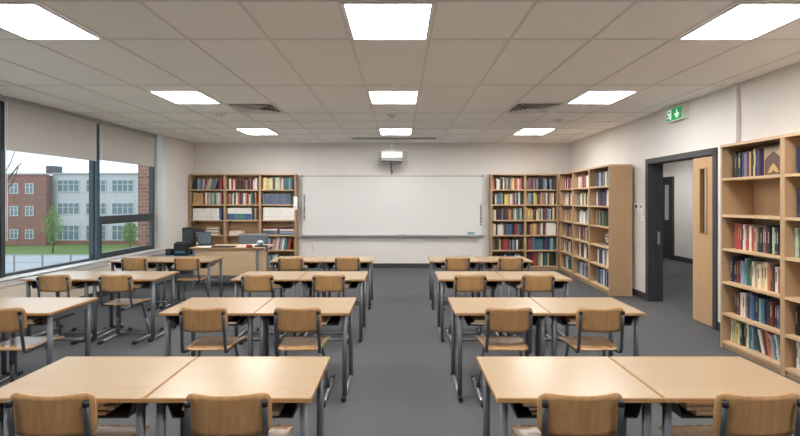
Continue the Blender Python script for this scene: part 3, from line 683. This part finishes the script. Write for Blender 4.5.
# front-facing book on the nearest bookcase
p, W = cellpos('N', 0, 0, .575, .11)
r = empty('book', p, cases['N']['rz'])
MB().box(0, .235, 0, .03, 0, .285, .003).build('cover', BM['tan'], r)
pm = MB(); poly(pm, [(.012, .012), (.223, .012), (.223, .17), (.17, .20), (.118, .24), (.06, .20), (.012, .16)], -.002)
pc_ = pm.build('cover_picture', BM['brown'], r)
pm = MB(); poly(pm, [(.05, .03), (.09, .03), (.118, .055), (.15, .03), (.19, .03), (.16, .08), (.118, .12), (.08, .08)], -.004); pm.build('cover_motif', BM['ochre'], r)
tag(r, 'tan book facing outward with dark gabled picture, top shelf of nearest bookcase', 'book')
p, W = cellpos('N', 0, 0, .895, .11); o = bpy.data.objects.new('book', BMESH['teal']); COL.objects.link(o); o.location = p; o.rotation_euler = (0, 0, cases['N']['rz']); o.scale = (.03, .17, .28)
tag(o, 'teal book beside the outward facing book, top shelf of nearest bookcase', 'book', 'books on the nearest bookcase')
# notice hanging on the side of the left bookcase
nb = empty('hanging_clipboard', (-2.425, 10.468, 1.40)); MB().box(-.012, .012, 0, .002, .3, .33).build('clip', M['cap'], nb)
MB().box(-.045, .05, -.004, .004, 0, .31, .001).build('sheet', M['paper'], nb); nb.location = (-2.432, 10.468, 1.40)
tag(nb, 'narrow white card hanging on the right edge of the bookcase left of whiteboard', 'card')

# ------------------------------------------------------------------ student desks
def make_desk(bar=True):
    """origin on the floor at the front-left corner; +y points to the board"""
    W, D, Z = .765, .59, .72
    r = empty('student_desk')
    t = MB().box(0.004, W-.004, .004, D-.004, Z-.022, Z, .003)
    top_ = t.build('desktop', M['desk'], r)
    e = MB().box(0, W, 0, .004, Z-.021, Z-.003).box(0, W, D-.004, D, Z-.021, Z-.003).box(0, .004, .004, D-.004, Z-.021, Z-.003).box(W-.004, W, .004, D-.004, Z-.021, Z-.003)
    e.build('edge_band', M['edge'], top_)
    MB().box(.17, .60, D-.036, D-.028, Z-.001, Z+.0006).build('pencil_groove', M['groove'], top_)
    for sx in (0, 1):
        x = .045 if sx == 0 else W-.045
        for y, sp_ in ((.065, 0), (.515, 0)):
            MB().tube([(x, y, .025), (x, y, Z-.022)], .020, .023, n=14).build('leg', M['metal'], r)
        run = MB().tube([(x, .02, .02), (x, .56, .02)], .014, .016, n=10).build('floor_runner', M['rail'], r)
        for y0, y1 in ((-.005, .05), (.54, .59)):
            MB().tube([(x, y0, .021), (x, y1, .021)], .019, .021, n=10).build('end_cap', M['cap'], run)
        MB().box(x-.012, x+.012, .086, .494, Z-.075, Z-.022).build('side_rail', M['metal'], r)
    if bar: MB().tube([(.06, .515, .345), (W-.06, .515, .345)], .011, .014, n=8, side=Vector((0, 0, 1))).build('cross_bar', M['metal'], r)
    MB().box(.06, W-.06, .50, .53, Z-.06, Z-.023).build('back_rail', M['metal'], r)
    # open book tray with sloping ends
    tr = MB(); x0, x1, y0, y1, zt, zb = .07, W-.06, .05, .40, Z-.024, Z-.115
    tr.box(x0+.035, x1-.035, y0, y1, zb, zb+.006)
    for s0, s1 in ((x0, x0+.035), (x1, x1-.035)):
        vs = [(s0, y0, zt), (s0, y1, zt), (s1, y1, zb), (s1, y0, zb), (s0+(.006 if s1 > s0 else -.006), y0, zt), (s0+(.006 if s1 > s0 else -.006), y1, zt), (s1+(.006 if s1 > s0 else -.006), y1, zb+.006), (s1+(.006 if s1 > s0 else -.006), y0, zb+.006)]
        tr.add(vs, [(0, 1, 2, 3), (7, 6, 5, 4), (0, 3, 7, 4), (1, 5, 6, 2), (0, 4, 5, 1)])
    tr.box(x0+.03, x1-.03, y1-.006, y1, zb, zt)
    tr.build('book_tray', M['tray'], r)
    return r
def make_chair():
    """origin on the floor below the backrest; the sitter faces +y"""
    r = empty('classroom_chair')
    # backrest: curved plywood shell with rounded corners
    hw, z0, z1 = .185, .60, .80; th = .011
    NU, NV = 18, 8; fr = []; bk = []
    for j in range(NV+1):
        for i in range(NU+1):
            u = -1+2*i/NU; v = -1+2*j/NV
            # squircle mapping: round the corners
            rc = .045
            px_ = u*hw; pz_ = v*(z1-z0)/2
            cx_ = hw-rc; cz_ = (z1-z0)/2-rc
            ax, az = abs(px_), abs(pz_)
            m_ = max(ax/hw, az/((z1-z0)/2))
            # project rings of a rounded rectangle
            if m_ > 0:
                bx, bz = ax/m_, az/m_
                if bx > cx_ and bz > cz_:
                    dx, dz = bx-cx_, bz-cz_; L = math.hypot(dx, dz); bx, bz = cx_+dx/L*rc, cz_+dz/L*rc
                px_ = math.copysign(bx*m_, u); pz_ = math.copysign(bz*m_, v)
            if v > 0: pz_ -= .010*(1-(px_/hw)**2)*v
            y = -.036*(1-(px_/hw)**2) - .10*pz_ + .012
            fr.append(Vector((px_, y, (z0+z1)/2+pz_))); bk.append(Vector((px_, y-th, (z0+z1)/2+pz_)))
    n = NU+1; N = len(fr); mb = MB()
    fs = [(j*n+i, j*n+i+1, (j+1)*n+i+1, (j+1)*n+i)[::-1] for j in range(NV) for i in range(NU)]
    bf = [tuple(N+q for q in f[::-1]) for f in fs]
    ring = [i for i in range(NU)] + [j*n+NU for j in range(NV)] + [NV*n+i for i in range(NU, 0, -1)] + [j*n for j in range(NV, 0, -1)]
    rf = [(ring[q], ring[(q+1) % len(ring)], N+ring[(q+1) % len(ring)], N+ring[q]) for q in range(len(ring))]
    mb.add(fr+bk, fs+bf+rf, True)
    b = mb.build('backrest', M['ply'], r)
    rv = MB()
    for sx in (-1, 1):
        rv.tube([(sx*.158, .004, .70), (sx*.158, .014, .70)], .009, n=8)
    rv.build('rivet', M['cap'], b)
    # seat: trapezoid with rounded corners, slightly dished, front edge rolled down
    NU, NV = 14, 14; up = []; dn = []
    for j in range(NV+1):
        for i in range(NU+1):
            u = -1+2*i/NU; v = -1+2*j/NV
            ax, ay = abs(u), abs(v); m_ = max(ax, ay); rc = .28
            if m_ > 0:
                bx, by = ax/m_, ay/m_
                if bx > 1-rc and by > 1-rc:
                    dx, dy = bx-1+rc, by-1+rc; L = math.hypot(dx, dy); bx, by = 1-rc+dx/L*rc, 1-rc+dy/L*rc
                u, v = math.copysign(bx*m_, u), math.copysign(by*m_, v)
            hwid = .168+.040*(v+1)/2
            X = u*hwid; Y = .225+v*.198
            Z = .455 - .008*(1-u*u)*(1-v*v) - .018*max(0, v-.45)**2/.3 - .004*(v < -.5)*(abs(v)-.5)
            up.append(Vector((X, Y, Z))); dn.append(Vector((X, Y, Z-.011)))
    n = NU+1; N = len(up); mb = MB()
    fs = [(j*n+i, j*n+i+1, (j+1)*n+i+1, (j+1)*n+i) for j in range(NV) for i in range(NU)]
    ring = [i for i in range(NU)] + [j*n+NU for j in range(NV)] + [NV*n+i for i in range(NU, 0, -1)] + [j*n for j in range(NV, 0, -1)]
    mb.add(up+dn, fs+[tuple(N+q for q in f[::-1]) for f in fs]+[(ring[(q+1) % len(ring)], ring[q], N+ring[q], N+ring[(q+1) % len(ring)]) for q in range(len(ring))], True)
    st = mb.build('seat', M['seatply'], r)
    MB().tube([(-.12, .07, .450), (-.12, .07, .4575)], .006, n=8).tube([(.12, .07, .450), (.12, .07, .4575)], .006, n=8).build('screw', M['dmetal'], st)
    for sx in (-1, 1):
        xb = sx*.163; pts = [(sx*.165, -.032, .75), (sx*.165, -.022, .66), (sx*.167, -.010, .56), (sx*.170, .0, .47), (sx*.170, .012, .437), (sx*.166, .04, .428), (sx*.155, .12, .428), (sx*.15, .24, .430)]
        post = MB().tube(pts, .0125, .010, n=10).build('back_post', M['dmetal'], r)
        MB().tube([(sx*.165, -.031, .742), (sx*.165, -.033, .767)], .0145, .012, n=10).build('post_cap', M['cap'], post)
        lg = MB().tube([(sx*.150, .25, .425), (sx*.172, .29, .22)], .0125, n=10).build('leg', M['metal'], r)
        MB().tube([(sx*.171, .288, .235), (sx*.192, .325, .03)], .0165, .019, n=10).build('leg_sleeve', M['metal'], lg)
        sk = MB().tube([(sx*.197, .03, .019), (sx*.197, .56, .019)], .015, .017, n=10).build('floor_skid', M['rail'], r)
        for y0, y1 in ((.0, .06), (.53, .59)):
            MB().tube([(sx*.197, y0, .020), (sx*.197, y1, .020)], .019, .020, n=10).build('end_cap', M['cap'], sk)
    MB().tube([(-.148, .2, .428), (.148, .2, .428)], .011, n=8).build('seat_support', M['dmetal'], r)
    MB().tube([(-.185, .345, .03), (.185, .345, .03)], .011, n=8).build('cross_bar', M['metal'], r)
    return r
desk0 = make_desk(); desk1 = make_desk(False); chair0 = make_chair(); used = []
def placed(proto, loc, rz):
    if proto in used: o = copy_tree(proto)
    else: o = proto; used.append(proto)
    o.location = loc; o.rotation_euler = (0, 0, rz); return o
FRONTS = [(2.065, 'nearest row'), (3.62, 'second row'), (5.16, 'third row'), (6.69, 'farthest row')]
BLK = [('block left of aisle', -1.945, None), ('block right of aisle', .445, None), ('window block', -4.36, None)]
deskpos = []
for bi, (bn, bx, _) in enumerate(BLK):
    for ri, (fy, rn) in enumerate(FRONTS):
        if bi == 2 and ri == 0: continue
        rn2 = rn if bi < 2 or ri > 1 else 'nearest visible row'
        if bi == 2: rn2 = {1: 'nearest row', 2: 'middle row', 3: 'farthest row'}[ri]
        for k, sd in enumerate(('left', 'right')):
            x = bx+k*.772
            o = placed(desk1 if ri == 0 else desk0, (x, fy, 0), 0)
            if ri == 0: o.scale = (1, .945, 1)
            tag(o, 'beech-topped grey-legged desk, %s of its pair, %s, %s' % (sd, rn2, bn), 'desk', 'student desks in the %s' % bn)
            deskpos.append((x, fy, bi, ri, k, rn2, bn, sd))
            if bi == 2 and ri == 1 and k == 0: continue
            cx = x+.3825; cy = fy-.10
            cx = {(0, 0, 0): -1.515, (0, 0, 1): -.748, (0, 1, 0): -1.535, (0, 1, 1): -.80, (0, 2, 0): -1.60, (0, 2, 1): -.80, (0, 3, 0): -1.60, (0, 3, 1): -.77,
                  (1, 0, 0): .787, (1, 0, 1): 1.56, (1, 1, 0): .85, (1, 1, 1): 1.565, (1, 2, 0): .79, (1, 2, 1): 1.55, (1, 3, 0): .84, (1, 3, 1): 1.62,
                  (2, 1, 1): -3.115, (2, 2, 0): -3.885, (2, 2, 1): -3.19, (2, 3, 0): -3.885, (2, 3, 1): -3.115}.get((bi, ri, k), cx)
            c = placed(chair0, (cx, cy, 0), R(rnd.uniform(-1.5, 1.5)))
            tag(c, 'bent plywood chair at the %s desk, %s, %s' % (sd, rn2, bn), 'chair', 'classroom chairs in the %s' % bn)
# things lying in the desk trays
for (x, fy, bi, ri, k, rn2, bn, sd) in deskpos:
    if (bi, ri, k) in ((2, 1, 0), (2, 3, 0)): continue
    n = 3 if ri == 0 else 2
    z = .72-.109+.0005
    for q in range(n):
        h = .016+.006*rnd.random(); ww = .42-.06*q*rnd.random()
        cc = rnd.choice(['tan', 'white', 'cream', 'brown', 'dark red', 'charcoal', 'white'])
        if (bi, ri, k, q) == (0, 0, 0, 2): cc = 'orange'
        rt = empty('exercise_book', (x+.135+rnd.uniform(0, .05), fy+.06+.006*q, z), R(rnd.uniform(-1, 1)))
        MB().box(0, ww, 0, .28, 0, h*.15).box(0, ww, 0, .28, h*.85, h).build('cover', BM[cc], rt)
        MB().box(.003, ww-.003, .002, .277, h*.15, h*.85).build('page_block', M['page'], rt)
        tag(rt, '%s book %s from bottom in %s desk tray, %s, %s' % (cc, ORD[q], sd, rn2, bn), 'exercise book', 'exercise books in the desk trays')
        z += h+.0008

# ------------------------------------------------------------------ teacher's corner
td = empty('teacher_desk', (-3.80, 8.25, 0))
tp = MB().box(-.06, 1.30, 0, .66, .73, .755, .003).build('desktop', M['tdesk'], td)
MB().box(-.06, 1.30, -.003, 0, .731, .754).build('edge_band', M['edge'], tp)
MB().box(.02, 1.14, .05, .07, .24, .73).build('modesty_panel', M['tdesk'], td)
MB().box(1.16, 1.18, .09, .58, .24, .73).build('side_panel', M['tdesk'], td)
MB().box(-.0, .02, .09, .58, .24, .73).build('side_panel', M['tdesk'], td)
for xx, y in ((1.145, .045), (1.165, .585), (-.02, .05), (-.02, .59)):
    MB().box(xx, xx+.035, y, y+.04, 0, .73, .006).build('leg', M['rail'], td)
tag(td, "teacher's pale beech desk with front panel, near the left bookcase", 'desk')
# laptop
lp = empty('laptop', (-3.62, 8.56, .7555), R(42))
MB().box(-.12, .12, .05, .25, 0, .018, .003).build('base', M['cap'], lp)
sc_ = MB(); Mx = Matrix.Translation((0, .245, .018)) @ Matrix.Rotation(-R(14), 4, 'X')
sc_.add([Mx @ Vector(v) for v in [(x_, y_, z_) for z_ in (0, .235) for y_ in (0, .012) for x_ in (-.12, .12)]], [(0,2,3,1),(4,5,7,6),(0,1,5,4),(2,6,7,3),(0,4,6,2),(1,3,7,5)])
ls = sc_.build('lid', M['cap'], lp)
s2 = MB(); s2.add([Mx @ Vector(v) for v in [(x_, y_, z_) for z_ in (.012, .223) for y_ in (-.002, -.0005) for x_ in (-.11, .11)]], [(0,2,3,1),(4,5,7,6),(0,1,5,4),(2,6,7,3),(0,4,6,2),(1,3,7,5)])
s2.build('screen', M['screen'], ls)
tag(lp, 'open dark laptop standing on the teacher desk', 'laptop')
kb = empty('keyboard', (-3.48, 8.28, .7555)); MB().box(0, .42, 0, .13, 0, .018, .003).build('body', M['cap'], kb)
ky = MB()
for i in range(14):
    for j in range(4): ky.box(.012+i*.0285, .034+i*.0285, .012+j*.028, .034+j*.028, .018, .023)
ky.build('keys', M['dmetal'], kb); kb['_'] = 0; del kb['_']
tag(kb, 'black keyboard on the teacher desk in front of the laptop', 'keyboard')
for k, (x_, y_, a_) in enumerate(((-3.05, 8.42, 8), (-2.98, 8.70, -6), (-3.78, 8.35, -10), (-3.0, 8.40, -12))):
    z_ = .7555 + (.0045 if k == 3 else 0)
    pp = MB().box(0, .30 if k < 3 else .22, 0, .2, 0, .004).build('paper_sheet', M['paper'], None, (x_, y_, z_), R(a_))
    tag(pp, ['white paper lying on the teacher desk beside the keyboard', 'white paper at the rear of the teacher desk', 'white paper at the left end of the teacher desk', 'small white paper lying across another sheet on the teacher desk'][k], 'paper')
st = empty('stapler', (-2.78, 8.30, .7555), R(20)); MB().box(-.06, .06, -.018, .018, 0, .014, .002).build('base', M['cap'], st); MB().box(-.055, .055, -.015, .015, .014, .05, .004).build('arm', M['red'], st)
tag(st, 'small red stapler on the teacher desk', 'stapler')
tn = empty('desk_gadget', (-2.60, 8.42, .7555), R(-15)); MB().box(-.11, .13, -.05, .05, 0, .03, .008).build('base', M['dmetal'], tn)
MB().sphere((-.02, 0, .075), .055, sc=(1.2, 1, .85)).build('shell', M['lgrey'], tn); MB().sphere((.03, -.03, .062), .035, sc=(1.2, 1, .8)).build('dial', M['blue'], tn)
tag(tn, 'white and blue rounded gadget on the teacher desk by the chair', 'gadget')
# office chair
oc = empty('office_chair', (-3.04, 9.32, 0), R(8))
MB().box(-.30, .30, -.02, .05, .46, .93, .03).build('backrest', M['fab'], oc)
MB().box(-.26, .26, -.50, -.0, .42, .50, .03).build('seat', M['fab'], oc)
MB().tube([(0, -.22, .1), (0, -.22, .42)], .03, n=10).build('gas_column', M['cap'], oc)
MB().tube([(0, -.22, .36), (0, .08, .40), (0, .075, .52)], .018, n=8).build('back_bracket', M['cap'], oc)
ba = MB()
for k in range(5):
    a_ = 2*PI*k/5; ba.tube([(0, -.22, .11), (.26*math.cos(a_), -.22+.26*math.sin(a_), .07)], .02, n=8, taper=[1, .7])
bo = ba.build('star_base', M['cap'], oc)
for k in range(5):
    a_ = 2*PI*k/5; x_, y_ = .26*math.cos(a_), -.22+.26*math.sin(a_)
    MB().tube([(x_-.02, y_, .031), (x_+.02, y_, .031)], .03, n=12).build('castor', M['cap'], bo)
oc.rotation_euler = (0, 0, R(8)+0)
tag(oc, 'grey upholstered office chair behind the teacher desk', 'chair')
# low cabinet with computer gear at the far left
sc1 = empty('side_table', (-4.72, 8.75, 0))
MB().box(0, .82, 0, .62, .52, .545, .003).build('table_top', M['blue'], sc1)
for x_, y_ in ((.02, .02), (.76, .02), (.02, .56), (.76, .56)): MB().box(x_, x_+.035, y_, y_+.035, 0, .52).build('leg', M['dmetal'], sc1)
MB().box(.06, .76, .3, .32, .15, .52).build('back_board', M['base'], sc1)
tag(sc1, 'low side table in the back left corner holding computer equipment', 'table')
pc1 = empty('computer_tower', (-4.36, 9.0, .5455)); MB().box(0, .225, 0, .14, 0, .53, .008).build('case', M['cap'], pc1)
MB().box(.02, .215, -.004, 0, .05, .5).build('front_grille', M['charcoal'] if 'charcoal' in M else M['base'], pc1)
tag(pc1, 'tall black computer tower standing on the side table', 'computer')
pr1 = empty('printer', (-4.42, 8.775, .5455)); MB().box(0, .26, 0, .19, 0, .24, .015).build('body', M['cap'], pr1); MB().box(.03, .23, -.01, 0, .05, .09).build('output_slot', M['blue'], pr1); MB().box(.02, .24, .04, .17, .24, .262, .004).build('lid', M['base'], pr1)
tag(pr1, 'low black printer on the side table beside the computer tower', 'printer')
sp1 = empty('speaker', (-4.61, 8.84, .5455)); MB().box(0, .12, 0, .1, 0, .12, .006).build('cabinet', M['cap'], sp1); MB().tube([(.06, 0, .06), (.06, -.004, .06)], .04, n=16).build('cone', M['dmetal'], sp1)
tag(sp1, 'small black speaker on the side table', 'speaker')

# ------------------------------------------------------------------ outdoors
GZ = -3.9
struct(MB().box(-120, 60, 3, 140, GZ-.4, GZ-.02).build('ground_outside', M['grass']))
pa = MB().box(-70, -6, 16, 45.5, GZ-.3, GZ).build('pavement', M['path']); pa['kind'] = 'structure'
def quadwin(root, x0, x1, z0, z1, y, lights):
    f = MB(); b_ = .09
    f.box(x0, x1, y-.10, y-.02, z0, z0+b_).box(x0, x1, y-.10, y-.02, z1-b_, z1)
    for k in range(lights+1):
        xx = x0+(x1-x0-b_)*k/lights; f.box(xx, xx+b_, y-.10, y-.02, z0+b_, z1-b_)
    zm = z0+(z1-z0)*.62; f.box(x0+b_, x1-b_, y-.095, y-.03, zm-.03, zm+.03)
    o = f.build('window', M['winw'], root)
    MB().box(x0+b_, x1-b_, y-.06, y-.05, z0+b_, z1-b_).build('pane', M['wing'], o)
S = 55/F
bb = empty('brick_building', (0, 0, 0))
X = lambda x_, s_=S: (x_-400)*s_
Z = lambda y_, s_=S: CZ-(y_-200)*s_
MB().box(X(-60), X(40), 55, 67, GZ, Z(174.5)).box(X(40), X(46), 55, 55.5, GZ, Z(174.5)).build('wall', M['brick'], bb)
MB().box(X(-60)-.2, X(46)+.1, 54.8, 55.5, Z(174.5), Z(173)).build('parapet', M['render'], bb)
MB().box(X(33), X(41), 57, 58.5, Z(173), Z(164.5)).build('chimney', M['chim'], bb)
MB().box(X(44), X(49), 55.52, 55.6, GZ, Z(176)).build('downpipe_panel', M['chim'], bb)
for (a_, b_) in ((-40, -30), (-16, -8), (10.3, 18.6), (25.7, 34)):
    for (c_, d_) in ((183.4, 193.7), (206, 216), (229.4, 239)): quadwin(bb, X(a_), X(b_), Z(d_), Z(c_), 55, 2)
tag(bb, 'three-storey red brick building with small white windows, outside the window', 'building')
S2 = 56/F; wbld = empty('white_building', (0, 0, 0))
X2 = lambda x_: (x_-400)*S2
Z2 = lambda y_: CZ-(y_-200)*S2
MB().box(X2(51.3), X2(205), 56.2, 70, Z2(240.6), Z2(174)).build('wall', M['render'], wbld)
MB().box(X2(51.3), X2(205), 56.2, 70, GZ, Z2(240.6)-.001).build('brick_plinth', M['brick'], wbld)
MB().box(X2(51.2), X2(205), 56.0, 70, Z2(174), Z2(172.7)).build('roof_edge', M['alu'], wbld)
for (a_, b_) in ((56.3, 78.8), (85, 105.5), (111, 133), (141, 163), (170, 192)):
    for (c_, d_) in ((179.6, 192), (202.7, 214.6), (225, 240.4)): quadwin(wbld, X2(a_), X2(b_), Z2(d_), Z2(c_), 56.2, 4)
tag(wbld, 'long white rendered building with bands of windows, outside the window', 'building')
wg = MB().box(-8.15, -5.75, 14, 15, GZ, 7).build('brick_pier', M['brick']); tag(wg, 'red brick pier seen at the far edge of the window', 'brick pier')
def tree(name, base, h, cr, label, seed, bare=False):
    rn = random.Random(seed); r = empty(name, base)
    tk_ = MB(); tips = []
    tk_.tube([(0, 0, 0), (.03, .02, h*.35), (-.02, 0, h*.65), (.02, 0, h*.93)], .06*h/5, n=8, taper=[1.2, .9, .6, .2])
    for k in range(14):
        z = h*rn.uniform(.25, .85); a_ = rn.uniform(0, 2*PI); L = cr*rn.uniform(.6, 1)*(1.15-z/h)*1.3
        p1 = Vector((math.cos(a_)*L*.5, math.sin(a_)*L*.5, z+L*.35)); p2 = Vector((math.cos(a_)*L, math.sin(a_)*L, z+L*.55))
        tk_.tube([(0, 0, z), p1, p2], .018*h/5, n=6, taper=[1, .6, .25]); tips += [p1, p2]
    tk_.build('trunk', M['bark'], r)
    if not bare:
        lf_ = MB()
        for k in range(1300):
            v = Vector((rn.gauss(0, 1), rn.gauss(0, 1), rn.gauss(0, 1))); v.normalize(); v *= rn.random()**.4
            zz = (v.z+1)/2; wd = cr*(math.sin(PI*min(1, zz*.85+.12))**.7)
            c = Vector((v.x*wd, v.y*wd, h*(.14+.86*zz)))
            s_ = .10*rn.uniform(.6, 1.2); u_ = Vector((rn.gauss(0, 1), rn.gauss(0, 1), rn.gauss(0, 1))).normalized(); w2 = u_.orthogonal().normalized(); w3 = u_.cross(w2)
            lf_.add([c-w2*s_, c-w3*s_*.5, c+w2*s_, c+w3*s_*.5+u_*s_*.2], [(0, 1, 2, 3)])
        lf_.build('foliage', M['leaf'], r)
    tag(r, label, 'tree'); return r
tree('young_tree', (-36.5, 47.3, GZ-.02), 5.1, .95, 'slim young green tree on the lawn before the white building', 3)
tree('young_tree', (-31.2, 52.0, GZ-.02), 3.3, 1.0, 'small green tree low in the right hand window pane', 5)
# bare tree with branches reaching into the view from the left
bt = empty('bare_tree', (-19.4, 20, GZ)); tk_ = MB()
tk_.tube([(0, 0, 0), (.1, 0, 3), (.0, 0, 6), (.3, .1, 9)], .2, n=10, taper=[1.2, .9, .7, .3])
for (pts) in ([(.05, 0, 5.0), (1.1, -.1, 5.9), (1.75, 0, 6.6), (2.1, 0, 7.2), (2.35, 0, 7.9)], [(1.1, -.1, 5.9), (1.9, 0, 6.35), (2.3, .1, 7.0), (2.5, .1, 7.2)], [(0.4, 0, 5.3), (1.6, .1, 5.75), (2.1, .1, 6.3), (2.35, .1, 7.0)], [(0, 0, 6), (-1.5, 0, 7.5), (-2.2, .3, 8.6)], [(.1, 0, 7), (.6, 1.2, 8.4), (.8, 1.6, 9.4)]):
    tk_.tube(pts, .045, n=6, taper=[1.0, .8, .6, .45, .3][:len(pts)])
tk_.build('trunk', M['bark'], bt); tag(bt, 'bare brown tree whose thin branches enter at the left window edge', 'tree')
# railing along the pavement
rl = empty('railing', (-60, 35, GZ)); q = MB()
for z_ in (1.20, .65): q.box(0, 50, -.02, .02, z_, z_+.035)
q.build('rail', M['alu'], rl)
for k in range(23):
    MB().box(1.35+k*2.2, 1.43+k*2.2, -.05, .05, 0, 1.28).build('post', M['mgrey'], rl)
tag(rl, 'grey metal post and rail fence along the paving outside', 'railing')
